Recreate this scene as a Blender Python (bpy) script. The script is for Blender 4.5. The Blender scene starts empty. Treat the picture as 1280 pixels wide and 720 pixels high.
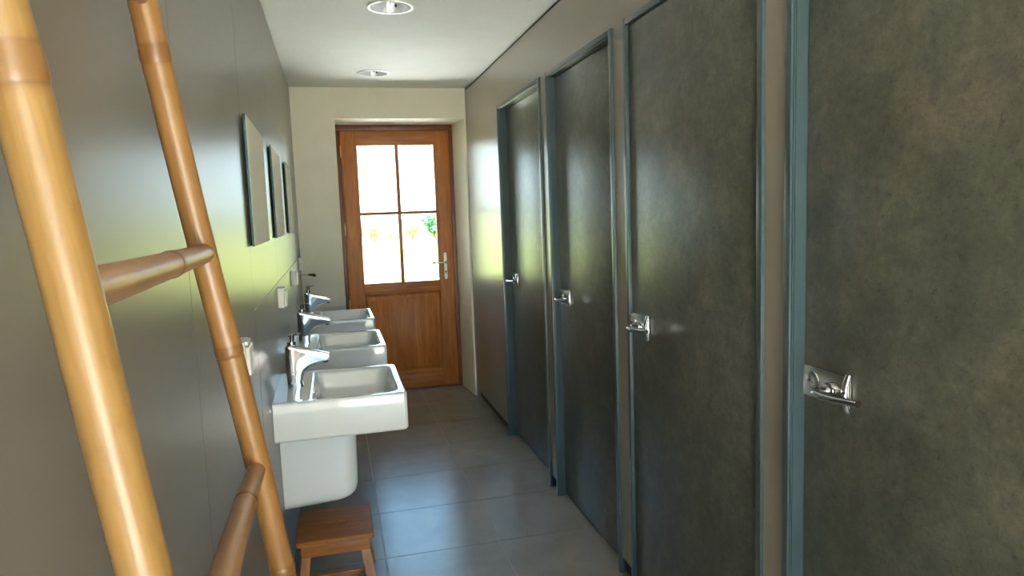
import bpy, bmesh, math, random
from mathutils import Vector, Matrix
random.seed(4)
scn = bpy.context.scene
COL = scn.collection
PI = math.pi

# ------------------------------------------------------------------ helpers
def link(o, parent=None):
    COL.objects.link(o)
    if parent is not None:
        o.parent = parent
    return o

def obj(name, bm, m, parent=None, smooth=True, angle=35):
    bmesh.ops.recalc_face_normals(bm, faces=bm.faces[:])
    me = bpy.data.meshes.new(name)
    bm.to_mesh(me); bm.free()
    for k in (m if isinstance(m, (list, tuple)) else [m]):
        me.materials.append(k)
    if smooth:
        for p in me.polygons:
            p.use_smooth = True
        me.set_sharp_from_angle(angle=math.radians(angle))
    return link(bpy.data.objects.new(name, me), parent)

def tag(o, label=None, cat=None, group=None, kind=None):
    if label: o['label'] = label
    if cat: o['category'] = cat
    if group: o['group'] = group
    if kind: o['kind'] = kind
    return o

def thing(name, loc, label, cat, group=None, kind=None, rz=0):
    o = bpy.data.objects.new(name, None)
    o.empty_display_size = .1
    o.location = loc; o.rotation_euler = (0, 0, rz)
    link(o)
    return tag(o, label, cat, group, kind)

def dup(root, loc, label):
    r = root.copy(); COL.objects.link(r); r.location = loc; r['label'] = label
    for ch in list(root.children):
        c = ch.copy(); COL.objects.link(c); c.parent = r
        for g in list(ch.children):
            k = g.copy(); COL.objects.link(k); k.parent = c
    return r

def box(bm, x0, x1, y0, y1, z0, z1, bev=0, seg=2, mi=0):
    g = bmesh.new()
    bmesh.ops.create_cube(g, size=1)
    for v in g.verts:
        v.co = Vector((x0 + (v.co.x + .5) * (x1 - x0), y0 + (v.co.y + .5) * (y1 - y0), z0 + (v.co.z + .5) * (z1 - z0)))
    if bev:
        bmesh.ops.bevel(g, geom=g.edges[:] , offset=bev, segments=seg, profile=.6, affect='EDGES')
    for f in g.faces: f.material_index = mi
    merge(bm, g)

def merge(bm, g, M=None):
    if M is not None: g.transform(M)
    t = bpy.data.meshes.new('t'); g.to_mesh(t); g.free()
    bm.from_mesh(t); bpy.data.meshes.remove(t)

def cyl(bm, p, r, h, axis='Z', n=32, r2=None, bev=0):
    g = bmesh.new()
    bmesh.ops.create_cone(g, cap_ends=True, segments=n, radius1=r, radius2=r if r2 is None else r2, depth=h)
    if bev:
        bmesh.ops.bevel(g, geom=[e for e in g.edges if len(e.link_faces) == 2 and any(len(f.verts) > 4 for f in e.link_faces)],
                        offset=bev, segments=2, profile=.6, affect='EDGES')
    R = {'Z': Matrix(), 'X': Matrix.Rotation(PI/2, 4, 'Y'), 'Y': Matrix.Rotation(PI/2, 4, 'X')}[axis]
    merge(bm, g, Matrix.Translation(p) @ R)

def loft(bm, loops, cap0=True, cap1=True, close=False, mi=0):
    L = [[bm.verts.new(p) for p in lp] for lp in loops]
    n = len(L[0])
    rng = range(len(L)) if close else range(len(L) - 1)
    for i in rng:
        A, B = L[i], L[(i + 1) % len(L)]
        for k in range(n):
            f = bm.faces.new((A[k], A[(k+1) % n], B[(k+1) % n], B[k])); f.material_index = mi
    if cap0: bm.faces.new(list(reversed(L[0]))).material_index = mi
    if cap1: bm.faces.new(L[-1]).material_index = mi

def rrect(x0, x1, y0, y1, z, r, n=6):
    """rounded rectangle, r = (r00, r10, r11, r01) corner radii"""
    if not isinstance(r, (tuple, list)): r = (r,) * 4
    out = []
    for (cx, cy, a, rr) in ((x0, y0, PI, r[0]), (x1, y0, 1.5*PI, r[1]), (x1, y1, 0, r[2]), (x0, y1, .5*PI, r[3])):
        sx = 1 if cx == x0 else -1; sy = 1 if cy == y0 else -1
        for k in range(n + 1):
            t = a + k / n * PI / 2
            out.append(Vector((cx + sx*rr + rr*math.cos(t), cy + sy*rr + rr*math.sin(t), z)))
    return out

def tube(bm, pts, radii, n=16, caps=True, sq=(1, 1), up=Vector((0, 0, 1))):
    """tube along a polyline; sq flattens the section (side, up)"""
    pts = [Vector(p) for p in pts]
    loops = []
    for i, p in enumerate(pts):
        t = (pts[min(i+1, len(pts)-1)] - pts[max(i-1, 0)]).normalized()
        s = t.cross(up)
        if s.length < 1e-3: s = t.cross(Vector((1, 0, 0)))
        s.normalize(); u = s.cross(t).normalized()
        r = radii[i] if isinstance(radii, (list, tuple)) else radii
        loops.append([p + s*(r*sq[0]*math.cos(2*PI*k/n)) + u*(r*sq[1]*math.sin(2*PI*k/n)) for k in range(n)])
    loft(bm, loops, caps, caps)

def extrude_profile(bm, prof, y0, y1, bev=0, seg=3):
    """closed (x,z) profile extruded along Y"""
    g = bmesh.new()
    a = [g.verts.new((x, y0, z)) for x, z in prof]; b = [g.verts.new((x, y1, z)) for x, z in prof]
    n = len(prof)
    for i in range(n): g.faces.new((a[i], a[(i+1) % n], b[(i+1) % n], b[i]))
    fa = g.faces.new(a); fb = g.faces.new(b[::-1])
    bmesh.ops.recalc_face_normals(g, faces=g.faces[:])
    if bev:
        es = set(fa.edges) | set(fb.edges)
        bmesh.ops.bevel(g, geom=list(es), offset=bev, segments=seg, profile=.5, affect='EDGES')
    merge(bm, g)

# ------------------------------------------------------------------ materials
def newmat(name):
    m = bpy.data.materials.new(name); m.use_nodes = True
    nt = m.node_tree; b = nt.nodes['Principled BSDF']
    return m, nt, b
def N(nt, t, **kw):
    n = nt.nodes.new(t)
    for k, v in kw.items():
        if k in n.inputs.keys(): n.inputs[k].default_value = v
        else: setattr(n, k, v)
    return n
def ramp(nt, fac, stops):
    r = nt.nodes.new('ShaderNodeValToRGB')
    el = r.color_ramp.elements
    while len(el) < len(stops): el.new(.5)
    for e, (p, c) in zip(el, stops): e.position = p; e.color = (*c, 1)
    nt.links.new(fac, r.inputs['Fac'])
    return r
def coords(nt, scale=(1, 1, 1), rot=(0, 0, 0), kind='Object'):
    tc = nt.nodes.new('ShaderNodeTexCoord'); mp = nt.nodes.new('ShaderNodeMapping')
    mp.inputs['Scale'].default_value = scale; mp.inputs['Rotation'].default_value = rot
    nt.links.new(tc.outputs[kind], mp.inputs['Vector'])
    return mp.outputs['Vector']
def bump(nt, b, h, s=.1, d=.002):
    n = nt.nodes.new('ShaderNodeBump'); n.inputs['Strength'].default_value = s; n.inputs['Distance'].default_value = d
    nt.links.new(h, n.inputs['Height']); nt.links.new(n.outputs['Normal'], b.inputs['Normal'])
def plain(name, c, rough=.5, metal=0, spec=.5, var=.06, scale=(6, 6, 6), bmp=0, bscale=60, coat=0):
    m, nt, b = newmat(name)
    v = coords(nt, scale)
    n = N(nt, 'ShaderNodeTexNoise', Scale=1.0, Detail=4.0)
    nt.links.new(v, n.inputs['Vector'])
    r = ramp(nt, n.outputs['Fac'], [(.3, [k*(1-var) for k in c]), (.7, [min(1, k*(1+var)) for k in c])])
    nt.links.new(r.outputs['Color'], b.inputs['Base Color'])
    b.inputs['Roughness'].default_value = rough; b.inputs['Metallic'].default_value = metal
    b.inputs['Specular IOR Level'].default_value = spec
    if coat: b.inputs['Coat Weight'].default_value = coat; b.inputs['Coat Roughness'].default_value = .05
    if bmp:
        n2 = N(nt, 'ShaderNodeTexNoise', Scale=float(bscale), Detail=3.0)
        tc = coords(nt); nt.links.new(tc, n2.inputs['Vector'])
        bump(nt, b, n2.outputs['Fac'], bmp, .001)
    return m

def stone_mat(name, dark, mid, light, rough, spec=.5):
    """dark mottled stone-look laminate"""
    m, nt, b = newmat(name)
    v = coords(nt)
    n1 = N(nt, 'ShaderNodeTexNoise', Scale=5.5, Detail=14.0, Roughness=.84, Distortion=.15)
    n2 = N(nt, 'ShaderNodeTexNoise', Scale=60.0, Detail=8.0, Roughness=.9)
    n3 = N(nt, 'ShaderNodeTexNoise', Scale=2.2, Detail=5.0)
    for n in (n1, n2, n3): nt.links.new(v, n.inputs['Vector'])
    r1 = ramp(nt, n1.outputs['Fac'], [(.32, dark), (.5, mid), (.70, light)])
    r2 = ramp(nt, n2.outputs['Fac'], [(.36, (.38, .38, .38)), (.44, (.92, .92, .92)), (.60, (1.1, 1.08, 1.05)), (.68, (1.6, 1.55, 1.45))])
    r3 = ramp(nt, n3.outputs['Fac'], [(.35, (.82, .88, .84)), (.65, (1.08, 1.0, .92))])
    r4 = ramp(nt, n2.outputs['Fac'], [(.62, (0, 0, 0)), (.8, (.09, .085, .075))])
    mx = N(nt, 'ShaderNodeMix', data_type='RGBA', blend_type='MULTIPLY'); mx.inputs[0].default_value = 1
    mx2 = N(nt, 'ShaderNodeMix', data_type='RGBA', blend_type='MULTIPLY'); mx2.inputs[0].default_value = 1
    mx3 = N(nt, 'ShaderNodeMix', data_type='RGBA', blend_type='ADD'); mx3.inputs[0].default_value = 1
    nt.links.new(r1.outputs['Color'], mx.inputs[6]); nt.links.new(r2.outputs['Color'], mx.inputs[7])
    nt.links.new(mx.outputs[2], mx2.inputs[6]); nt.links.new(r3.outputs['Color'], mx2.inputs[7])
    nt.links.new(mx2.outputs[2], mx3.inputs[6]); nt.links.new(r4.outputs['Color'], mx3.inputs[7])
    nt.links.new(mx3.outputs[2], b.inputs['Base Color'])
    b.inputs['Roughness'].default_value = rough; b.inputs['Specular IOR Level'].default_value = spec
    bump(nt, b, n2.outputs['Fac'], .05, .0005)
    return m

def wood_mat(name, c0, c1, rough, axis='Z', scale=1.0, coat=0):
    m, nt, b = newmat(name)
    sc = [9*scale] * 3; sc['XYZ'.index(axis)] = .9*scale
    v = coords(nt, tuple(sc))
    n1 = N(nt, 'ShaderNodeTexNoise', Scale=2.6, Detail=7.0, Roughness=.6, Distortion=.8)
    n2 = N(nt, 'ShaderNodeTexNoise', Scale=14.0, Detail=4.0)
    for n in (n1, n2): nt.links.new(v, n.inputs['Vector'])
    r1 = ramp(nt, n1.outputs['Fac'], [(.3, c0), (.55, [(a+b_)/2 for a, b_ in zip(c0, c1)]), (.72, c1)])
    r2 = ramp(nt, n2.outputs['Fac'], [(.35, (.78, .76, .74)), (.6, (1, 1, 1))])
    mx = N(nt, 'ShaderNodeMix', data_type='RGBA', blend_type='MULTIPLY'); mx.inputs[0].default_value = .7
    nt.links.new(r1.outputs['Color'], mx.inputs[6]); nt.links.new(r2.outputs['Color'], mx.inputs[7])
    nt.links.new(mx.outputs[2], b.inputs['Base Color'])
    b.inputs['Roughness'].default_value = rough
    if coat: b.inputs['Coat Weight'].default_value = coat; b.inputs['Coat Roughness'].default_value = .12
    bump(nt, b, n2.outputs['Fac'], .12, .0006)
    return m

def bamboo_mat(name, c0, c1, node):
    """glossy bamboo: long streaks, darker scar bands stored as a mesh attribute 'band'"""
    m, nt, b = newmat(name)
    v = coords(nt, (28, 28, 1.6))
    n1 = N(nt, 'ShaderNodeTexNoise', Scale=1.0, Detail=6.0, Roughness=.6)
    n2 = N(nt, 'ShaderNodeTexNoise', Scale=9.0, Detail=5.0, Roughness=.7)
    v2 = coords(nt)
    n3 = N(nt, 'ShaderNodeTexNoise', Scale=26.0, Detail=5.0, Roughness=.75)
    nt.links.new(v, n1.inputs['Vector']); nt.links.new(v, n2.inputs['Vector']); nt.links.new(v2, n3.inputs['Vector'])
    r1 = ramp(nt, n1.outputs['Fac'], [(.32, c0), (.66, c1)])
    r2 = ramp(nt, n2.outputs['Fac'], [(.3, (.86, .82, .78)), (.6, (1, 1, 1))])
    r3 = ramp(nt, n3.outputs['Fac'], [(.2, (.8, .7, .58)), (.42, (1, 1, 1))])
    mx = N(nt, 'ShaderNodeMix', data_type='RGBA', blend_type='MULTIPLY'); mx.inputs[0].default_value = 1
    mx2 = N(nt, 'ShaderNodeMix', data_type='RGBA', blend_type='MULTIPLY'); mx2.inputs[0].default_value = .8
    mx3 = N(nt, 'ShaderNodeMix', data_type='RGBA', blend_type='MIX')
    at = N(nt, 'ShaderNodeAttribute', attribute_name='band')
    nt.links.new(r1.outputs['Color'], mx.inputs[6]); nt.links.new(r2.outputs['Color'], mx.inputs[7])
    nt.links.new(mx.outputs[2], mx2.inputs[6]); nt.links.new(r3.outputs['Color'], mx2.inputs[7])
    ad = N(nt, 'ShaderNodeMath', operation='MULTIPLY'); nt.links.new(at.outputs['Fac'], ad.inputs[0])
    r5 = ramp(nt, n3.outputs['Fac'], [(.3, (1, 1, 1)), (.7, (.7, .7, .7))]); nt.links.new(r5.outputs['Color'], ad.inputs[1])
    nt.links.new(ad.outputs[0], mx3.inputs[0])
    nt.links.new(mx2.outputs[2], mx3.inputs[6]); mx3.inputs[7].default_value = (*node, 1)
    nt.links.new(mx3.outputs[2], b.inputs['Base Color'])
    b.inputs['Roughness'].default_value = .40
    b.inputs['Coat Weight'].default_value = .12; b.inputs['Coat Roughness'].default_value = .3
    bump(nt, b, n2.outputs['Fac'], .1, .0006)
    return m

M = {}
M['lam_left'] = plain('taupe_satin_laminate', (.175, .15, .12), .33, spec=.55, var=.03, scale=(1, 1.5, 1.5), bmp=.02, bscale=220)
M['lam_right'] = plain('brown_grey_satin_laminate', (.30, .26, .21), .30, spec=.65, var=.03, scale=(1, 1.5, 1.5), bmp=.02, bscale=220)
M['ceiling'] = plain('white_ceiling_paint', (.86, .85, .79), .75, var=.02, bmp=.03, bscale=90)
M['plaster'] = plain('cream_wall_paint', (.82, .76, .62), .8, var=.03, bmp=.05, bscale=70)
M['grout'] = plain('tile_grout', (.34, .33, .31), .85)
M['door_stone'] = stone_mat('dark_stone_laminate', (.052, .056, .048), (.108, .108, .090), (.215, .195, .155), .35, .46)
M['alu'] = plain('blue_grey_coated_aluminium', (.055, .088, .096), .28, spec=.7, var=.04)
M['plinth'] = plain('black_plinth', (.02, .022, .024), .5)
M['gap'] = plain('black_gap', (.008, .008, .008), .8)
M['ceramic'] = plain('white_glazed_ceramic', (.86, .86, .84), .12, var=.01, coat=.6)
M['chrome'] = plain('polished_chrome', (.62, .62, .63), .07, 1, var=.02)
M['steel'] = plain('satin_steel', (.62, .61, .58), .24, 1, var=.05, scale=(30, 30, 200))
M['black'] = plain('black_rubber', (.015, .015, .015), .5)
M['plastic'] = plain('ivory_plastic', (.74, .71, .60), .35, var=.02)
M['plateivory'] = plain('pale_metal_plate', (.82, .78, .66), .35, .2, var=.02)
M['brass'] = plain('brass', (.65, .5, .25), .3, 1)
M['mirror'] = plain('silvered_mirror', (.82, .86, .84), .02, 1, var=.0)
M['mirror_edge'] = plain('green_glass_edge', (.02, .075, .07), .15)
M['wood_door'] = wood_mat('varnished_red_brown_wood', (.36, .10, .012), (.62, .23, .038), .45, 'Z', .8)
M['wood_doorx'] = wood_mat('varnished_red_brown_wood_crosswise', (.36, .10, .012), (.62, .23, .038), .45, 'X', .8)
M['wood_frame'] = wood_mat('dark_red_varnished_wood', (.14, .033, .010), (.24, .06, .018), .4, 'Z', .8)
M['wood_stool'] = wood_mat('brown_varnished_beech', (.30, .095, .015), (.50, .19, .035), .35, 'X', 1.2, .3)
M['wood_stool_z'] = wood_mat('brown_varnished_beech_upright', (.30, .095, .015), (.50, .19, .035), .35, 'Z', 1.2, .3)
M['bamboo'] = bamboo_mat('golden_bamboo', (.19, .095, .024), (.285, .165, .05), (.15, .06, .018))
M['bamboo_b'] = bamboo_mat('amber_bamboo', (.185, .08, .02), (.275, .14, .038), (.14, .05, .012))
M['bamboo_r'] = bamboo_mat('brown_bamboo', (.22, .10, .035), (.36, .19, .08), (.16, .055, .015))
M['reflector'] = plain('lamp_reflector', (.9, .91, .92), .3, .35, var=.02)
M['whitemetal'] = plain('white_enamel_ring', (.82, .83, .80), .3, var=.01)

def tile_mat():
    m, nt, b = newmat('grey_porcelain_floor_tile')
    v = coords(nt, (3, 3, 3))
    n1 = N(nt, 'ShaderNodeTexNoise', Scale=1.2, Detail=8.0, Roughness=.65, Distortion=.4)
    n2 = N(nt, 'ShaderNodeTexNoise', Scale=40.0, Detail=4.0)
    at = N(nt, 'ShaderNodeAttribute', attribute_name='band')
    for n in (n1, n2): nt.links.new(v, n.inputs['Vector'])
    r1 = ramp(nt, n1.outputs['Fac'], [(.3, (.25, .225, .185)), (.7, (.325, .295, .25))])
    r2 = ramp(nt, at.outputs['Fac'], [(0, (.93, .93, .93)), (1, (1.0, 1.0, 1.0))])
    mx = N(nt, 'ShaderNodeMix', data_type='RGBA', blend_type='MULTIPLY'); mx.inputs[0].default_value = 1
    nt.links.new(r1.outputs['Color'], mx.inputs[6]); nt.links.new(r2.outputs['Color'], mx.inputs[7])
    nt.links.new(mx.outputs[2], b.inputs['Base Color'])
    b.inputs['Roughness'].default_value = .25
    b.inputs['Specular IOR Level'].default_value = .5
    bump(nt, b, n2.outputs['Fac'], .04, .0006)
    return m
M['tile'] = tile_mat()

def glass_mat():
    m = bpy.data.materials.new('window_glass'); m.use_nodes = True
    nt = m.node_tree; nt.nodes.clear()
    out = nt.nodes.new('ShaderNodeOutputMaterial')
    tr = N(nt, 'ShaderNodeBsdfTransparent', Color=(.97, .985, .98, 1)); gl = N(nt, 'ShaderNodeBsdfGlossy', Roughness=.0)
    fr = N(nt, 'ShaderNodeFresnel', IOR=1.45); mx = nt.nodes.new('ShaderNodeMixShader')
    nt.links.new(fr.outputs[0], mx.inputs[0]); nt.links.new(tr.outputs[0], mx.inputs[1]); nt.links.new(gl.outputs[0], mx.inputs[2])
    nt.links.new(mx.outputs[0], out.inputs['Surface'])
    return m
M['glass'] = glass_mat()

# ------------------------------------------------------------------ room dimensions (metres)
A, B, CEI, D, DD, YB = -.2368, 1.0123, 2.3453, 5.214, 5.582, -1.6
LY = [-1.6, .0, .36, 1.255, 2.15, 3.085, 4.02, D]     # upright joints in the left wall laminate

# floor: grid of tiles with recessed joints, one mesh
bm = bmesh.new()
gx = [.1304 + .4886*k for k in range(-2, 4)]
gy = [2.805 + .4525*k for k in range(-12, 8)]
band = bm.verts.layers.float.new('band')
for i in range(len(gx)-1):
    for j in range(len(gy)-1):
        x0, x1 = max(gx[i]+.0018, A-.04), min(gx[i+1]-.0018, B+.12)
        y0, y1 = max(gy[j]+.0018, YB-.1), min(gy[j+1]-.0018, DD+.1)
        if x1 <= x0 or y1 <= y0: continue
        t = random.random()
        q = [(x0, y0), (x1, y0), (x1, y1), (x0, y1)]
        vt = [bm.verts.new((x, y, 0)) for x, y in q]; vb = [bm.verts.new((x, y, -.01)) for x, y in q]
        for v in vt + vb: v[band] = t
        bm.faces.new(vt)
        for k in range(4): bm.faces.new((vt[k], vb[k], vb[(k+1) % 4], vt[(k+1) % 4]))
g = bmesh.new(); box(g, A-.04, B+.12, YB-.1, DD+.1, -.06, -.0025, mi=1)
merge(bm, g)
fl = obj('floor', bm, [M['tile'], M['grout']], smooth=False)
tag(fl, 'grey square porcelain floor tiles with fine joints', 'floor', kind='structure')

bm = bmesh.new()
CL = [(.311, 3.225, .108), (.318, 4.688, .106)]
# ceiling slab with two round cut-outs for the lamps
def ceil_slab(bm, x0, x1, y0, y1):
    box(bm, x0, x1, y0, y1, CEI, CEI + .02)
hx = .13
ceil_slab(bm, A-.04, .314-hx, YB-.1, DD+.1); ceil_slab(bm, .314+hx, B+.12, YB-.1, DD+.1)
ys = [YB-.1]
for (cx, cy, r) in CL:
    ceil_slab(bm, .314-hx, .314+hx, ys[-1], cy-hx); ys.append(cy+hx)
    n = 48; ci = []; sq = []
    for k in range(n):
        a = 2*PI*k/n + PI/4; c, s = math.cos(a), math.sin(a); m_ = max(abs(c), abs(s))
        ci.append((cx + (r-.012)*c, cy + (r-.012)*s)); sq.append((.314 + hx*c/m_, cy + hx*s/m_))
    loft(bm, [[Vector((x, y, CEI)) for x, y in sq], [Vector((x, y, CEI)) for x, y in ci], [Vector((x, y, CEI+.02)) for x, y in ci]], False, False)
ceil_slab(bm, .314-hx, .314+hx, ys[-1], DD+.1)
tag(obj('ceiling', bm, M['ceiling'], smooth=False), 'plain white painted ceiling', 'ceiling', kind='structure')
bm = bmesh.new(); box(bm, A-.3, B+.9, YB-.3, DD+.05, CEI+.2, CEI+.4)
tag(obj('trim_1', bm, M['gap'], smooth=False), 'dark roof void above the ceiling', 'roof', kind='structure')

# left wall: full height laminate boards, upper and lower boards beyond the ladder
bm = bmesh.new()
box(bm, A-.10, A-.012, .0, D+.02, -.0, CEI+.2, mi=1)
e = .0009
ys = LY[1:]
for i in range(len(ys)-1):
    y0, y1 = ys[i]+e, ys[i+1]-e
    if i < 3: box(bm, A-.011, A, y0, y1, .01, CEI-.008, .0006, 1)
    else:
        box(bm, A-.011, A, y0, y1, 1.159, CEI-.008, .0006, 1)
        box(bm, A-.011, A+.0004, y0, y1, .01, 1.157, .0006, 1)
WY0, WY1, WZ0, WZ1 = -1.45, -.6, .85, 2.1         # unseen side window, added to let in more daylight
box(bm, A-.16, A, YB-.1, WY0, 0, CEI+.2, mi=2); box(bm, A-.16, A, WY1, -.0005, 0, CEI+.2, mi=2)
box(bm, A-.16, A, WY0, WY1, 0, WZ0, mi=2); box(bm, A-.16, A, WY0, WY1, WZ1, CEI+.2, mi=2)
tag(obj('wall_left', bm, [M['lam_left'], M['gap'], M['plaster']], smooth=False), 'satin taupe laminate wall boards behind the ladder and washbasins', 'wall', kind='structure')

wr = thing('window_1', (A-.10, (WY0+WY1)/2, WZ0), 'small side window behind the viewer', 'window', kind='structure')
hw, hh = (WY1-WY0)/2, WZ1-WZ0
for (y0, y1, z0, z1) in ((-hw, -hw+.05, 0, hh), (hw-.05, hw, 0, hh), (-hw+.05, hw-.05, 0, .05), (-hw+.05, hw-.05, hh-.05, hh)):
    bm = bmesh.new(); box(bm, -.03, .03, y0, y1, z0, z1, .002, 1); obj('window_frame', bm, M['wood_frame'], wr)
bm = bmesh.new(); box(bm, -.002, .002, -hw+.05, hw-.05, .05, hh-.05); obj('window_pane', bm, M['glass'], wr, smooth=False)

# end wall with the deep door reveal
RL, RR, RT = .062, 1.004, 2.127
bm = bmesh.new()
box(bm, A-.1, RL, D, DD+.1, 0, CEI+.2)
box(bm, RL, B+.12, D, DD+.1, RT, CEI+.2)
g = bmesh.new()   # right side of the reveal, slightly splayed
extrude = [(RR, D), (B+.12, D), (B+.12, DD+.1), (.972, DD+.1), (.972, DD)]
a = [g.verts.new((x, y, 0)) for x, y in extrude]; b_ = [g.verts.new((x, y, RT)) for x, y in extrude]
for i in range(5): g.faces.new((a[i], a[(i+1) % 5], b_[(i+1) % 5], b_[i]))
g.faces.new(a); g.faces.new(b_)
merge(bm, g)
bmesh.ops.remove_doubles(bm, verts=bm.verts[:], dist=1e-6)
tag(obj('wall_back', bm, M['plaster'], smooth=False), 'cream painted end wall around the wooden glazed door', 'wall', kind='structure')

# wall behind the camera: open doorway that lets the daylight in
OX0, OX1, OZ = .05, .99, 2.2
bm = bmesh.new()
box(bm, A-.1, OX0, YB-.15, YB, 0, CEI+.2); box(bm, OX1, B+.12, YB-.15, YB, 0, CEI+.2); box(bm, OX0, OX1, YB-.15, YB, OZ, CEI+.2)
tag(obj('wall_front', bm, M['plaster'], smooth=False), 'cream painted wall with the open doorway behind the viewer', 'wall', kind='structure')

# ------------------------------------------------------------------ cubicle front (right wall)
FH = 2.062
CUB = [(3.299, 4.189, .055), (2.397, 3.195, .038), (1.483, 2.2915, .007), (.585, 1.3958, .038)]   # near edge, far edge, recess of the leaf
bm = bmesh.new()
W = .006                     # laminate face stands this far behind the frame face
box(bm, B+.10, B+.16, YB-.1, D+.1, 0, CEI+.2, mi=1)
strips = [(4.189, D-.04), (3.195, 3.299), (2.2915, 2.397), (1.3958, 1.483), (YB-.1, .585)]
for (y0, y1) in strips:
    box(bm, B+W, B+W+.045, y0+.0005, y1-.0005, .062, CEI-.022)
    box(bm, B+W+.02, B+W+.045, y0+.0005, y1-.0005, 0, .062, mi=2)
for (y0, y1, r) in CUB:
    box(bm, B+W, B+W+.045, y0-.0005, y1+.0005, FH, CEI-.022)
box(bm, B+W+.015, B+W+.05, YB-.1, D, CEI-.022, CEI+.0, mi=2)  # shadow gap under the ceiling, its shade painted as a black strip
box(bm, B+W-.0005, B+.12, D-.04, D+.001, .0, CEI-.0, mi=0)
tag(obj('wall_right', bm, [M['lam_right'], M['gap'], M['plinth']], smooth=False), 'brown-grey laminate cubicle partition wall carrying the dark doors', 'wall', kind='structure')

def lever_set(hy, hz, hx, parent):
    """plate with thumb-turn indicator and lever; hy = far end of the plate"""
    L_, H_ = .152, .072
    bm = bmesh.new()
    box(bm, hx-.006, hx-.0005, hy-L_, hy, hz-H_/2, hz+H_/2, .0015, 2)
    box(bm, hx-.008, hx-.0055, hy-L_+.004, hy-.004, hz-H_/2+.004, hz+H_/2-.004, .001, 2)
    pl = obj('handle_plate', bm, M['steel'], parent)
    bm = bmesh.new()         # raised curved rib at the near end
    pts = [(hx-.002-.010*math.sin(PI*k/10)-.004, hy-L_+.006, hz-H_/2-.006+(H_+.010)*k/10) for k in range(11)]
    tube(bm, pts, .0075, 12, sq=(.9, .7), up=Vector((1, 0, 0)))
    obj('plate_rib', bm, M['chrome'], pl)
    bm = bmesh.new()
    cyl(bm, (hx-.009, hy-.036, hz+.004), .021, .004, 'X', 36, bev=.0008)
    obj('lock_disc', bm, M['steel'], pl)
    bm = bmesh.new(); cyl(bm, (hx-.0115, hy-.027, hz+.003), .0032, .002, 'X', 14)
    obj('keyhole', bm, M['black'], pl)
    bm = bmesh.new(); cyl(bm, (hx-.0115, hy-.040, hz+.002), .0036, .002, 'X', 14)
    obj('indicator_dot', bm, M['brass'], pl)
    sy = hy - .100; sz = hz - .002
    bm = bmesh.new()
    cyl(bm, (hx-.014, sy, sz), .0165, .014, 'X', 32, bev=.001)
    pts = []; rad = []
    # neck out of the rosette then the lever sweeping back towards the hinge side
    raw = [(.016, 0, 0, .0105), (.030, 0, 0, .0100), (.043, .001, 0, .0108), (.053, -.004, -.0005, .0118), (.058, -.016, -.001, .0122),
           (.0585, -.035, -.0015, .0120), (.0565, -.060, -.001, .0114), (.053, -.088, .001, .0108), (.049, -.116, .003, .0102), (.048, -.123, .0035, .0094)]
    for dx, dy, dz, r in raw:
        pts.append((hx-dx, sy+dy, sz+dz)); rad.append(r)
    # subdivide for a smooth bend
    P2, R2 = [], []
    for i in range(len(pts)-1):
        for t in range(4):
            u = t/4; p0 = Vector(pts[max(i-1, 0)]); p1 = Vector(pts[i]); p2 = Vector(pts[i+1]); p3 = Vector(pts[min(i+2, len(pts)-1)])
            P2.append(.5*((2*p1)+(p2-p0)*u+(2*p0-5*p1+4*p2-p3)*u*u+(3*p1-p0-3*p2+p3)*u**3)); R2.append(rad[i]*(1-u)+rad[i+1]*u)
    P2.append(Vector(pts[-1])); R2.append(rad[-1])
    tube(bm, P2, R2, 18, sq=(1, .78))
    obj('lever', bm, M['chrome'], pl)
    return pl

NAMES = ['farthest cubicle door, dark stone look in a deep blue-grey frame, nearest the wooden door',
         'second cubicle door from the wooden door, dark stone look, recessed in its blue-grey frame',
         'cubicle door set flush with the wall, mottled dark grey, third from the wooden door',
         'nearest mottled dark grey cubicle door, running out of the right of the photo']
for k, (y0, y1, rec) in enumerate(CUB):
    root = thing('door_%d' % (k+2), (B, (y0+y1)/2, 0), NAMES[k], 'cubicle door', kind='structure')
    cy = (y0+y1)/2
    w = .021
    bm = bmesh.new()
    # frame: two posts to the floor and a head, front nose + stepped rebate face
    for s in (-1, 1):
        ya, yb = (y0-cy, y0-cy+w) if s < 0 else (y1-cy-w, y1-cy)
        box(bm, -.004, .07, ya, yb, 0, FH, .0012, 2)
        yi, yo = (yb, yb+.0025) if s < 0 else (ya-.0025, ya)
        if rec > .01:
            box(bm, .008, .07, yi, yo, 0, FH-w)
            box(bm, .0015, .0045, yi-.001, yo+.0005, 0, FH-w)
    box(bm, -.0035, .07, y0-cy+w*.5, y1-cy-w*.5, FH-w, FH-.0004, .0012, 2)
    if rec > .01: box(bm, .008, .07, y0-cy+w, y1-cy-w, FH-w-.0025, FH-w)
    fo = obj('door_frame', bm, M['alu'], root)
    bm = bmesh.new()
    g_ = .0045
    box(bm, rec, rec+.03, y0-cy+w+g_, y1-cy-w-g_, .012, FH-w-.006, .001, 2)
    leaf = obj('door_leaf', bm, M['door_stone'], root)
    bm = bmesh.new()         # black strips for the gap round the leaf, its shade set in colour
    yy0, yy1 = y0-cy+w+.0026, y1-cy-w-.0026
    box(bm, rec+.006, rec+.036, yy1-.004, yy1, 0.002, FH-w-.003); box(bm, rec+.006, rec+.036, yy0, yy0+.004, 0.002, FH-w-.003)
    box(bm, rec+.006, rec+.036, yy0, yy1, FH-w-.0062, FH-w-.003)
    box(bm, rec+.030, rec+.036, yy0, yy1, 0.001, FH-w-.003)
    obj('door_seal', bm, M['gap'], root)
    lever_set(y1-cy-w-.006+(.012 if k == 2 else 0), 1.008 if k != 2 else 1.012, rec-.0005, leaf)

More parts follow.
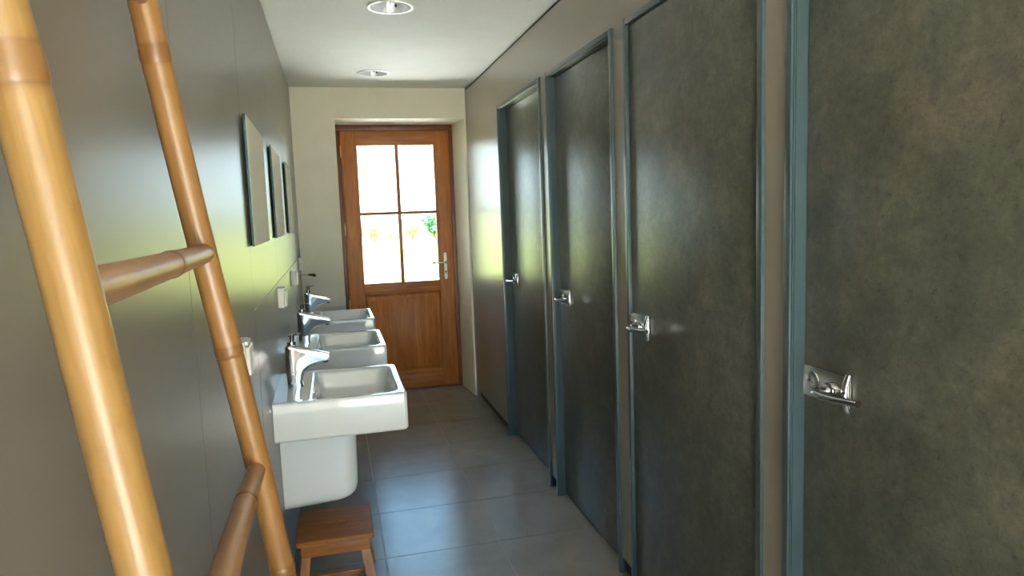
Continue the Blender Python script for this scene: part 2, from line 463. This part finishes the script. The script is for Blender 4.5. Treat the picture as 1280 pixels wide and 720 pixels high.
# ------------------------------------------------------------------ wooden glazed outside door
root = thing('door_1', (.5235, DD, 0), 'varnished wooden outside door, four glass panes above a solid panel', 'door', kind='structure')
ox = .5235
def X(v): return v - ox
bm = bmesh.new()
for (x0, x1) in ((.064, .096), (.941, .985)): box(bm, X(x0), X(x1), .0, .07, 0, 2.117, .002, 2)
box(bm, X(.064), X(.985), -.0008, .07, 2.084, 2.13, .002, 2)
box(bm, X(.064), X(.120), .054, .09, 0, 2.117); box(bm, X(.92), X(.985), .054, .09, 0, 2.117); box(bm, X(.064), X(.985), .054, .09, 2.05, 2.13)
obj('door_frame', bm, M['wood_frame'], root)
bm = bmesh.new()
box(bm, X(.99)-.92, X(.985), .012, .09, -.0, .008); box(bm, X(.99)-.92, X(.985), .054, .10, 0, .03)
obj('threshold', bm, M['wood_frame'], root)
bm = bmesh.new()
for (x0, x1) in ((.0975, .2135), (.8265, .9395)): box(bm, X(x0), X(x1), .004, .05, .014, 2.082, .003, 2)
stile = obj('door_leaf', bm, M['wood_door'], root)
bm = bmesh.new()
box(bm, X(.2135), X(.8265), .0045, .05, 1.979, 2.082, .003, 2)
box(bm, X(.2135), X(.8265), .0045, .05, .805, .879, .003, 2)
box(bm, X(.2135), X(.8265), .0045, .05, .014, .128, .003, 2)
obj('rail', bm, M['wood_doorx'], stile)
bm = bmesh.new()             # glazing beads and muntins
for (x0, x1, z0, z1) in ((.2135, .2215, .879, 1.979), (.8185, .8265, .879, 1.979), (.2215, .8185, .879, .887), (.2215, .8185, 1.971, 1.979)):
    box(bm, X(x0), X(x1), .010, .046, z0, z1, .002, 1)
obj('glazing_bead', bm, M['wood_door'], stile)
bm = bmesh.new()
box(bm, X(.5125), X(.5395), .011, .045, .887, 1.971, .004, 2); box(bm, X(.2215), X(.8185), .012, .044, 1.4285, 1.4525, .004, 2)
obj('glazing_bar', bm, M['wood_door'], stile)
for (x0, x1) in ((.2205, .5165), (.5355, .8195)):
    for (z0, z1) in ((.886, 1.431), (1.450, 1.972)):
        bm = bmesh.new(); box(bm, X(x0), X(x1), .0265, .0305, z0, z1)
        obj('window_pane', bm, M['glass'], stile, smooth=False)
bm = bmesh.new()             # raised and fielded lower panel
x0, x1, z0, z1 = X(.2135), X(.8265), .128, .805
loft(bm, [[Vector((p.x, yy, p.y)) for p in rrect(x0+i, x1-i, z0+i, z1-i, 0, .0005, 1)] for (i, yy) in
          ((0, .012), (.006, .010), (.012, .016), (.022, .024), (.030, .024), (.052, .0165), (.058, .0115))], False, True)
obj('lower_panel', bm, M['wood_door'], stile)
bm = bmesh.new()
prof = rrect(X(.862), X(.884), .893, 1.108, 0, .0108, 8)
loft(bm, [[Vector((p.x, yy, p.y)) for p in prof] for yy in (.004, -.0045)], True, True)
hp = obj('handle_plate', bm, M['plateivory'], stile)
bm = bmesh.new()
cyl(bm, (X(.873), -.005, .955), .0065, .003, 'Y', 16); box(bm, X(.873)-.003, X(.873)+.003, -.0065, -.0035, .938, .955)
cyl(bm, (X(.873), -.005, 1.092), .003, .002, 'Y', 10); cyl(bm, (X(.873), -.005, .907), .003, .002, 'Y', 10)
obj('keyhole', bm, M['black'], hp)
bm = bmesh.new()
cyl(bm, (X(.873), -.010, 1.030), .011, .012, 'Y', 24)
tube(bm, [(X(.873), -.01, 1.030), (X(.873), -.03, 1.030), (X(.871), -.045, 1.030), (X(.862), -.052, 1.030), (X(.840), -.054, 1.0315), (X(.80), -.053, 1.033), (X(.765), -.050, 1.031), (X(.758), -.047, 1.030)],
     [.008, .008, .0085, .0088, .0085, .008, .0085, .006], 14)
obj('lever', bm, M['steel'], hp)
for hz in (1.925, 1.325, .725):
    bm = bmesh.new()
    cyl(bm, (X(.0965), -.006, hz), .0055, .075, 'Z', 14, bev=.001); cyl(bm, (X(.0965), -.006, hz+.042), .004, .012, 'Z', 12)
    cyl(bm, (X(.0965), -.006, hz-.042), .004, .012, 'Z', 12)
    obj('hinge', bm, M['brass'], root)

# ------------------------------------------------------------------ ceiling lamps
def ceiling_lamp(cx, cy, r, label):
    t = thing('ceiling_light', (cx, cy, CEI), label, 'ceiling light', 'round recessed ceiling lights')
    n = 56
    def ring(rr, z): return [Vector((rr*math.cos(2*PI*k/n), rr*math.sin(2*PI*k/n), z)) for k in range(n)]
    bm = bmesh.new()
    loft(bm, [ring(r, -.0005), ring(r-.001, -.004), ring(r-.008, -.007), ring(r-.016, -.006), ring(r-.018, -.002), ring(r-.018, .01)], False, False)
    obj('trim_ring', bm, M['whitemetal'], t)
    bm = bmesh.new()
    prof = [(r-.018, .0), (r-.022, .02), (r-.03, .045), (r-.045, .07), (r-.07, .085), (.012, .09)]
    loft(bm, [ring(a_, z) for a_, z in prof], False, True)
    obj('reflector', bm, M['reflector'], t)
    bm = bmesh.new()         # compact lamp lying across the reflector
    for dx in (-.014, .014): tube(bm, [(dx, -.035, .045), (dx, .055, .045)], .0075, 14)
    obj('lamp_tube', bm, M['whitemetal'], t)
    bm = bmesh.new()         # clip bar that holds the reflector
    box(bm, -.006, .006, -(r-.010), -.012, -.004, .002, .0015, 1)
    box(bm, -.007, .007, -(r-.006), -(r-.020), -.015, -.004, .002, 1)
    obj('clip', bm, M['whitemetal'], t)
    bm = bmesh.new(); cyl(bm, (.022, -.012, .0), .005, .010, 'Z', 14)
    obj('screw', bm, M['black'], t)
    return t
ceiling_lamp(*CL[0], 'larger-looking round recessed ceiling light, bright inside, nearer the viewer at the top edge')
ceiling_lamp(*CL[1], 'round recessed ceiling light nearest the wooden door')

# ------------------------------------------------------------------ washbasins
BW, ZR, ZB, XF = .502, .795, .655, .2215
def washbasin(y0, label):
    t = thing('washbasin', (A, y0+BW/2, ZB), label, 'washbasin', 'wall-hung washbasins in a row')
    x0, x1 = .0005, XF - A
    h = BW/2; zt = ZR - ZB
    def ol(i, z, r=.014): return rrect(x0, x1-i, -h+i, h-i, z, (.002, r, r, .002), 8)
    # bowl opening
    bx0, bx1, by = .128, x1-.030, h-.026
    def il(i, z, r, j=None): 
        j = i if j is None else j
        return rrect(bx0+j, bx1-i, -by+i, by-i, z, (r*.7, r, r, r*.7), 8)
    bm = bmesh.new()
    loops = [ol(.014, .0), ol(.005, .003), ol(.0, .012), ol(0, zt-.010), ol(.0012, zt-.004), ol(.005, zt-.0008), ol(.009, zt),
             il(-.006, zt, .046), il(-.002, zt-.0012, .044), il(.002, zt-.005, .043), il(.006, zt-.016, .042), il(.014, zt-.06, .045),
             il(.026, zt-.095, .05), il(.050, zt-.112, .05), il(.09, zt-.118, .05), il(.16, zt-.121, .02, .12)]
    loft(bm, loops, True, True)
    bas = obj('bowl', bm, M['ceramic'], t, angle=50)
    bm = bmesh.new(); cyl(bm, (.235, 0, zt-.1195), .021, .005, 'Z', 32, bev=.001)
    obj('drain', bm, M['chrome'], bas)
    bm = bmesh.new(); cyl(bm, (bx0+.0105, 0, zt-.042), .011, .004, 'X', 24, bev=.001)
    obj('overflow_ring', bm, M['chrome'], bas)
    # half pedestal: shroud below the bowl with a rounded front and lower edge
    bm = bmesh.new()
    px, py = .277, .085
    L = []
    for (z, f, g_) in ((.0005, 0, 0), (-.06, 0, 0), (-.16, .002, .001), (-.245, .004, .002), (-.272, .010, .006), (-.288, .022, .014), (-.298, .042, .026), (-.303, .07, .042)):
        L.append([Vector((p.x, p.y, z - .016*(1-p.x/px)*min(1, -z/.2))) for p in rrect(.001, px-f, -py+g_, py-g_, 0, (.003, .05, .05, .003), 8)])
    loft(bm, L, True, True)
    obj('pedestal', bm, M['ceramic'], t, angle=50)
    # mixer tap: leaning column that runs out into a flat tapering spout
    prof = [(.040, zt), (.0365, zt+.06), (.037, zt+.148), (.044, zt+.160), (.058, zt+.160), (.085, zt+.151), (.130, zt+.139), (.170, zt+.127), (.196, zt+.118),
            (.199, zt+.110), (.197, zt+.097), (.190, zt+.0895), (.176, zt+.088), (.150, zt+.082), (.122, zt+.072), (.105, zt+.058), (.098, zt+.038), (.093, zt+.018), (.097, zt)]
    bm = bmesh.new()
    g = bmesh.new()
    # section tapers in width: wide at the column, narrow at the spout end
    n = len(prof)
    def wid(x): return .0265 - .0095*max(0, min(1, (x-.06)/.14))
    LY_ = []
    for (sgn, ins) in ((-1, .0), (-1, .006), (1, .006), (1, .0)):
        cxm = sum(p[0] for p in prof)/n; 
        LY_.append((sgn, ins))
    rows = []
    for (sgn, wf, ins) in ((-1, 1.0, .013), (-1, .98, .008), (-1, .90, .004), (-1, .74, .0013), (-1, .5, .0), (1, .5, 0), (1, .74, .0013), (1, .90, .004), (1, .98, .008), (1, 1.0, .013)):
        row = []
        for i, (x, z) in enumerate(prof):
            a0 = Vector(prof[i-1]); a1 = Vector(prof[(i+1) % n]); tt = (a1-a0).normalized(); nn = Vector((tt.y, -tt.x)); q_ = ins*max(.33, min(1, 1-(x-.10)*7.5))
            zz = z if z <= zt+1e-6 else z + nn.y*q_
            xx = x + nn.x*q_*(2.3 if i < 3 else 1)
            if z <= zt+1e-6: xx = x + (ins*2.3 if i == 0 else -ins); zz = z
            row.append(g.verts.new((xx, sgn*wid(x)*wf, zz)))
        rows.append(row)
    for r_ in range(len(rows)-1):
        for i in range(n): g.faces.new((rows[r_][i], rows[r_][(i+1) % n], rows[r_+1][(i+1) % n], rows[r_+1][i]))
    g.faces.new(rows[0]); g.faces.new(rows[-1][::-1])
    merge(bm, g)
    tap = obj('tap', bm, M['chrome'], t, angle=40)
    bm = bmesh.new(); cyl(bm, (.180, 0, zt+.088), .011, .010, 'Z', 24, bev=.001)
    obj('tap_outlet', bm, M['black'], tap)
    bm = bmesh.new()
    cyl(bm, (.062, 0, zt+.164), .016, .012, 'Z', 28, bev=.001)
    cyl(bm, (.064, 0, zt+.180), .007, .026, 'Z', 20, r2=.010)
    tube(bm, [(.050, 0, zt+.193), (.066, 0, zt+.195), (.088, 0, zt+.198), (.098, 0, zt+.200)], [.0105, .0105, .0085, .0065], 16, sq=(1, .3))
    obj('tap_lever', bm, M['chrome'], tap)
    return t
y1b, sb = 2.432, .9485
wb = washbasin(y1b, 'white ceramic washbasin nearest the viewer, with its half pedestal above the wooden stool')
dup(wb, (A, y1b+sb+BW/2, ZB), 'middle one of the three white washbasins, under the middle mirror')
dup(wb, (A, y1b+2*sb+BW/2, ZB), 'white washbasin nearest the wooden door, farthest of the three')

# ------------------------------------------------------------------ mirrors
def mirror(y0, label):
    """frameless glass held a little off the wall at its near edge"""
    t = thing('mirror', (A, y0+.2925, 1.345), label, 'mirror', 'frameless mirrors over the washbasins')
    h = .2925; th = .007
    R = Matrix.Translation((.0042, 0, 0)) @ Matrix.Rotation(math.radians(.65), 4, 'Z')
    for nm, x0, x1, i, m in (('glass_edge', 0, th, 0, 'mirror_edge'), ('mirror_face', th-.0003, th+.0003, .0008, 'mirror')):
        bm = bmesh.new(); g = bmesh.new(); box(g, x0, x1, -h+i, h-i, i, .381-i); merge(bm, g, R)
        obj(nm, bm, M[m], t, smooth=False)
    return t
mr = mirror(2.150, 'largest-looking frameless mirror, nearest the ladder')
dup(mr, (A, 3.022+.2925, 1.345), 'middle frameless mirror of the three on the left wall')
dup(mr, (A, 3.905+.2925, 1.345), 'farthest frameless mirror, seen almost edge-on by the end wall')

# ------------------------------------------------------------------ sockets
def socket(y0, z0, label):
    t = thing('wall_socket', (A, y0+.041, z0), label, 'socket', 'ivory wall sockets')
    bm = bmesh.new(); box(bm, .0008, .026, -.041, .041, 0, .084, .004, 3)
    obj('socket_box', bm, M['plastic'], t)
    bm = bmesh.new(); box(bm, .0262, .036, -.037, .037, .005, .072, .004, 3); box(bm, .020, .032, -.030, .030, .074, .0835, .002, 2)
    obj('hinged_cover', bm, M['plastic'], t)
    return t
so = socket(1.665, 1.060, 'ivory wall socket half hidden behind the far ladder rail')
dup(so, (A, 2.985+.041, 1.056), 'ivory wall socket between the nearest and middle washbasins')
dup(so, (A, 3.945+.041, 1.056), 'ivory wall socket between the middle and far washbasins')
dup(so, (A, 4.89+.041, 1.075), 'ivory wall socket beside the end wall, above the dark-tipped hook')

t = thing('wall_hook', (A, 4.99, 1.035), 'thin metal rod hook with black tip near the end wall', 'hook')
bm = bmesh.new(); cyl(bm, (.003, 0, 0), .012, .005, 'X', 24); tube(bm, [(.002, 0, 0), (.03, 0, 0), (.062, 0, -.001)], .0035, 12)
obj('hook_rod', bm, M['steel'], t)
bm = bmesh.new(); tube(bm, [(.055, 0, -.001), (.070, 0, -.002), (.085, 0, -.004), (.094, 0, -.006), (.102, 0, -.004), (.104, 0, -.002)], [.006, .008, .009, .012, .012, .006], 16)
obj('black_tip', bm, M['black'], t)

# ------------------------------------------------------------------ stool
def stool():
    x0, x1, y0, y1, zt = -.2, .079, 2.523, 2.808, .25
    cx, cy = (x0+x1)/2, (y0+y1)/2
    t = thing('stool', (cx, cy, 0), 'small brown wooden step stool with a hand slot, under the nearest washbasin', 'stool')
    hx_, hy_ = (x1-x0)/2, (y1-y0)/2
    # top board with a real slot: outer rounded rectangle lofted to the inner slot outline
    bm = bmesh.new()
    n = 10
    o = lambda i, z: rrect(-hx_+i, hx_-i, -hy_+i, hy_-i, z, .006, n)
    s = lambda i, z: rrect(-.050-i, .050+i, -.015-i, .015+i, z, .0148+i, n)
    loft(bm, [o(0, zt-.018), o(0, zt-.003), o(.003, zt), s(.002, zt), s(0, zt-.002), s(0, zt-.020), o(.003, zt-.020)], False, False, close=True)
    obj('seat', bm, M['wood_stool'], t)
    bm = bmesh.new()
    i = .022
    for sy in (-1, 1): box(bm, -hx_+i-.006, hx_-i+.006, sy*(hy_-i)-.009, sy*(hy_-i)+.009, zt-.066, zt-.0205, .002, 2)
    for sx in (-1, 1): box(bm, sx*(hx_-i)-.009, sx*(hx_-i)+.009, -(hy_-i-.0095), hy_-i-.0095, zt-.066, zt-.0205, .002, 2)
    obj('apron', bm, M['wood_stool'], t)
    top = Vector((hx_-i-.017, hy_-i-.014)); bot = Vector((hx_-.006, hy_-.004))
    for sx in (-1, 1):
        for sy in (-1, 1):
            bm = bmesh.new(); a_ = .0165
            L = []
            for (c, z) in ((bot, 0), (top*.15+bot*.85, .03), (top, zt-.0215)):
                L.append([Vector((sx*c.x + dx, sy*c.y + dy, z)) for dx, dy in ((-a_, -a_), (a_, -a_), (a_, a_), (-a_, a_))])
            loft(bm, L)
            obj('leg', bm, M['wood_stool_z'], t, smooth=False)
    f = .84; m_ = bot*f + top*(1-f); zz = zt*(1-f)*.95
    for sx in (-1, 1):
        bm = bmesh.new(); box(bm, sx*m_.x-.009, sx*m_.x+.009, -m_.y+.014, m_.y-.014, zz-.013, zz+.013, .003, 2)
        obj('stretcher', bm, M['wood_stool'], t)
    bm = bmesh.new(); box(bm, -m_.x+.0085, m_.x-.0085, -.010, .010, zz-.012, zz+.012, .003, 2)
    obj('stretcher', bm, M['wood_stool'], t)
stool()

# ------------------------------------------------------------------ bamboo ladder
def rail_pt(rail, z):
    x = -.1643 - .127*(z-1.42)
    y = (.4798 - .044*(z-1.42)) if rail == 0 else (.9469 - .133*(z-1.42))
    return Vector((x, y, z))
lad = thing('ladder', (.016, .84, 0), 'golden bamboo ladder leaning against the left wall in the foreground', 'ladder')
lad_loc = Vector((.016, .84, 0))
def bamboo(name, p0, p1, r0, r1, nodes, m, wob=.0, seed=0, capr=True):
    """pole from p0 to p1; nodes = fractions along it of the growth rings"""
    rnd = random.Random(seed)
    L_ = (p1-p0).length; n = 40
    ss = {0.0, L_}
    k = 0
    while k*.02 < L_: ss.add(k*.02); k += 1
    for (f, w_) in nodes:
        c = f*L_
        for d in (-.022, -.016, -.012, -.009, -.0075, -.006, -.0045, -.003, -.0015, 0, .0015, .003, .0045, .006, .0075, .009, .012, .016, .022): 
            ss.add(c + d*w_)
    ss = sorted(s_ for s_ in ss if 0 <= s_ <= L_)
    bm = bmesh.new(); lay = bm.verts.layers.float.new('band')
    ph = rnd.random()*6
    loops = []
    for s_ in ss:
        f = s_/L_; r = r0*(1-f)+r1*f; b_ = 0
        ox_ = wob*math.sin(s_*9+ph); oy_ = wob*math.cos(s_*7+ph*1.7)
        ksh = 1
        for (nf, w_) in nodes:
            d = (s_-nf*L_)/w_
            r *= 1 + .085*math.exp(-(d/.011)**2)
            # two scar lines bounding the growth ring
            for (o_, a_) in ((-.0075, .045), (.0068, .030)):
                r *= 1 - a_*math.exp(-((d-o_)/.0017)**2)
                b_ = max(b_, .95*math.exp(-((d-o_)/.0016)**2))
            b_ = max(b_, .75/(1+math.exp(min(40, (abs(d)-.008)/.0012))))
        lp = []
        for k in range(n):
            a = 2*PI*k/n
            v = bm.verts.new((ox_+r*math.cos(a)*(1+.015*math.sin(3*a+ph)), oy_+r*math.sin(a), s_)); v[lay] = b_; lp.append(v)
        loops.append(lp)
    for i in range(len(loops)-1):
        for k in range(n): bm.faces.new((loops[i][k], loops[i][(k+1) % n], loops[i+1][(k+1) % n], loops[i+1][k]))
    bm.faces.new(loops[0][::-1]); bm.faces.new(loops[-1])
    o = obj(name, bm, m, lad, angle=60)
    q = Vector((0, 0, 1)).rotation_difference((p1-p0).normalized())
    o.matrix_local = Matrix.Translation(p0-lad_loc) @ q.to_matrix().to_4x4()
    return o
ZT = 1.845
def fr(z): return z/ZT
bamboo('rail', rail_pt(0, 0.004), rail_pt(0, ZT), .0172, .0160, [(fr(1.514), 1.6), (fr(1.10), .8), (fr(.70), .9), (fr(.27), .9)], M['bamboo'], .0012, 1)
bamboo('rail', rail_pt(1, 0.004), rail_pt(1, ZT), .0180, .0160, [(fr(1.619), 1.35), (fr(1.25), 1.0), (fr(.915), 1.0), (fr(.52), .9), (fr(.2), .9)], M['bamboo_b'], .0014, 5)
for i, z in enumerate((1.683, 1.381, 1.081, .775, .47, .165)):
    a_, b_ = rail_pt(0, z-.002), rail_pt(1, z)
    d_ = (b_-a_).normalized()
    nodes = [[(.45, .8)], [(.60, 1.2)], [(.755, .9)], [(.4, .8)], [(.6, .8)], [(.3, .8)]][i]
    bamboo('rung', a_ + d_*.008, b_ + d_*-.002, .0150, .0122, nodes, M['bamboo_r'], .0016, 11+i)

# ------------------------------------------------------------------ outdoors
def grass_mat():
    m, nt, b = newmat('sunlit_meadow')
    v = coords(nt)
    n1 = N(nt, 'ShaderNodeTexNoise', Scale=.35, Detail=6.0); n2 = N(nt, 'ShaderNodeTexNoise', Scale=6.0, Detail=6.0)
    for n in (n1, n2): nt.links.new(v, n.inputs['Vector'])
    r1 = ramp(nt, n1.outputs['Fac'], [(.35, (.11, .145, .024)), (.65, (.165, .18, .034))])
    r2 = ramp(nt, n2.outputs['Fac'], [(.3, (.8, .8, .8)), (.7, (1, 1, 1))])
    mx = N(nt, 'ShaderNodeMix', data_type='RGBA', blend_type='MULTIPLY'); mx.inputs[0].default_value = 1
    nt.links.new(r1.outputs['Color'], mx.inputs[6]); nt.links.new(r2.outputs['Color'], mx.inputs[7])
    nt.links.new(mx.outputs[2], b.inputs['Base Color']); b.inputs['Roughness'].default_value = .9
    return m
M['grass'] = grass_mat()
bm = bmesh.new()
n = 60
g = bmesh.new(); bmesh.ops.create_grid(g, x_segments=n, y_segments=n, size=150)
for v in g.verts: v.co.z = -.075 + (.05*math.sin(v.co.x*.11)*math.cos(v.co.y*.07) if v.co.length > 30 else 0)
merge(bm, g, Matrix.Translation((0, 60, 0)))
tag(obj('meadow', bm, M['grass'], smooth=True), 'bright sunlit meadow seen through the door panes', 'meadow', kind='structure')

def paving(name, x0, x1, y0, y1, label):
    bm = bmesh.new()
    x = x0
    while x < x1 - .01:
        y = y0
        while y < y1 - .01:
            box(bm, x+.004, min(x+.6, x1)-.004, y+.004, min(y+.6, y1)-.004, -.08, -.03, .004, 1); y += .6
        x += .6
    box(bm, x0, x1, y0, y1, -.08, -.037)
    tag(obj(name, bm, M['paving'], smooth=False), label, 'paving', kind='structure')
M['paving'] = plain('pale_paving', (.70, .70, .67), .85, var=.08, scale=(2, 2, 2))
paving('terrace', -5.0, 4.2, -8.0, YB-.1, 'pale paved terrace outside the open doorway behind the viewer')  # added out of view: pale ground that bounces neutral light indoors
paving('terrace', -5.0, A-.2, YB-.1, 3.4, 'pale paved terrace outside the side window behind the viewer')  # same added bounce ground, beside the side window
paving('door_path', -1.2, 2.4, DD+.12, DD+6.7, 'pale paving outside the wooden door')  # added out of view to keep green meadow bounce off the ceiling

def bush(name, loc, w, h, n, leaf, col0, col1, label, cat, sz=.09, stem=True):
    rnd = random.Random(hash((round(loc[0]*10), n)) % 1000 + 3)
    t = thing(name, loc, label, cat)
    m, nt, b = newmat('leaves_' + leaf)
    v = coords(nt, (5, 5, 5)); nz = N(nt, 'ShaderNodeTexNoise', Scale=2.0, Detail=3.0); nt.links.new(v, nz.inputs['Vector'])
    r = ramp(nt, nz.outputs['Fac'], [(.35, col0), (.65, col1)]); nt.links.new(r.outputs['Color'], b.inputs['Base Color'])
    b.inputs['Roughness'].default_value = .6
    bm = bmesh.new()
    lobes = [(rnd.uniform(-.3, .3)*w, rnd.uniform(-.3, .3)*w, rnd.uniform(.35, .75)*h, rnd.uniform(.22, .34)) for _ in range(9)]
    for _ in range(n):
        lx, ly, lz, lr = rnd.choice(lobes)
        d = Vector((rnd.gauss(0, 1), rnd.gauss(0, 1), rnd.gauss(0, 1))).normalized()
        rr = rnd.uniform(.6, 1)
        c = Vector((lx + d.x*lr*w*rr, ly + d.y*lr*w*rr, max(.05, lz + d.z*lr*h*rr)))
        u = Vector((rnd.gauss(0, 1), rnd.gauss(0, 1), rnd.gauss(0, 1))).normalized(); q = u.orthogonal().normalized()
        s_ = sz*rnd.uniform(.6, 1.2)
        bm.faces.new([bm.verts.new(c + u*s_), bm.verts.new(c + q*s_*.5), bm.verts.new(c - u*s_), bm.verts.new(c - q*s_*.5)])
    obj('foliage', bm, m, t, smooth=False)
    bm = bmesh.new()
    for k in range(6):
        a = k*1.05; lx, ly, lz, lr = lobes[k]
        tube(bm, [(.03*math.cos(a), .03*math.sin(a), 0), (lx*.4, ly*.4, lz*.5), (lx, ly, lz)], [.035*w, .025*w, .01*w], 8)
    obj('stem', bm, M['wood_stool_z'], t)
bush('shrub', (6.25, 44, -.08), 1.7, 1.55, 2600, 'deep', (.03, .16, .05), (.07, .28, .10), 'dense green shrub seen in the lower right door pane', 'shrub')
bush('shrub', (4.75, 43, -.08), 1.1, 1.15, 700, 'yellow', (.45, .50, .10), (.62, .60, .18), 'pale yellow shrub left of the dense green one', 'shrub')
bush('shrub', (2.42, 42, -.08), .9, 1.05, 800, 'light', (.14, .28, .05), (.25, .42, .10), 'light green shrub seen in the lower left door pane', 'shrub')
bush('shrub', (1.75, 45, -.08), 1.0, 1.3, 420, 'pale', (.24, .36, .16), (.40, .50, .25), 'sparse pale shrub at the left edge of the lower left door pane', 'shrub')
bush('shrub', (3.35, 43, -.08), .7, .55, 260, 'lime', (.30, .42, .12), (.45, .55, .2), 'low pale shrub just left of the middle glazing bar', 'shrub')

# ------------------------------------------------------------------ light
w = bpy.data.worlds.new('sky'); scn.world = w; w.use_nodes = True
nt = w.node_tree; nt.nodes.clear()
out = nt.nodes.new('ShaderNodeOutputWorld'); bg = nt.nodes.new('ShaderNodeBackground')
tc = nt.nodes.new('ShaderNodeTexCoord'); sp = nt.nodes.new('ShaderNodeSeparateXYZ')
nt.links.new(tc.outputs['Generated'], sp.inputs[0])
r = ramp(nt, sp.outputs['Z'], [(0.0, (.80, .96, 1.0)), (.12, (.66, .90, 1.0)), (.30, (.27, .62, 1.0)), (.8, (.48, .72, 1.0))])
nt.links.new(r.outputs['Color'], bg.inputs['Color']); bg.inputs['Strength'].default_value = 3.3
nt.links.new(bg.outputs[0], out.inputs['Surface'])

s = bpy.data.lights.new('sun', 'SUN'); s.energy = 66; s.angle = .02; s.color = (1, .97, .91)
so_ = bpy.data.objects.new('sun', s); link(so_)
so_.rotation_euler = (math.radians(38), 0, math.radians(-62))
for nm, loc, rot, sx, sy in (('daylight_portal', ((OX0+OX1)/2, YB-.16, OZ/2), (PI/2, 0, 0), OX1-OX0, OZ),
                             ('daylight_portal', (A-.17, (WY0+WY1)/2, (WZ0+WZ1)/2), (0, -PI/2, 0), WZ1-WZ0, WY1-WY0),
                             ('daylight_portal', (.52, DD+.06, 1.43), (-PI/2, 0, 0), .62, 1.12)):
    a = bpy.data.lights.new(nm, 'AREA'); a.shape = 'RECTANGLE'; a.size = sx; a.size_y = sy
    a.cycles.is_portal = True
    o = bpy.data.objects.new(nm, a); link(o); o.location = loc; o.rotation_euler = rot

# ------------------------------------------------------------------ camera
f, pitch, yaw, roll = 865.4875, -.109958, .249698, -.0355566
cy_, sy_, cp, sp_ = math.cos(yaw), math.sin(yaw), math.cos(pitch), math.sin(pitch)
fwd = Vector((sy_*cp, cy_*cp, sp_)); rt = Vector((cy_, -sy_, 0)); up = rt.cross(fwd)
R_ = rt*math.cos(roll) + up*math.sin(roll); U_ = -rt*math.sin(roll) + up*math.cos(roll)
cam = bpy.data.cameras.new('camera'); co = bpy.data.objects.new('camera', cam); link(co)
cam.sensor_width = 36; cam.lens = f/1280*36; cam.clip_start = .02; cam.clip_end = 500
mw = Matrix.Identity(4)
for i in range(3):
    mw[i][0] = R_[i]; mw[i][1] = U_[i]; mw[i][2] = -fwd[i]
mw[2][3] = 1.42
co.matrix_world = mw
scn.camera = co

scn.view_settings.view_transform = 'Standard'; scn.view_settings.look = 'None'
scn.view_settings.exposure = 1.3; scn.view_settings.gamma = 1; scn.view_settings.use_curve_mapping = False
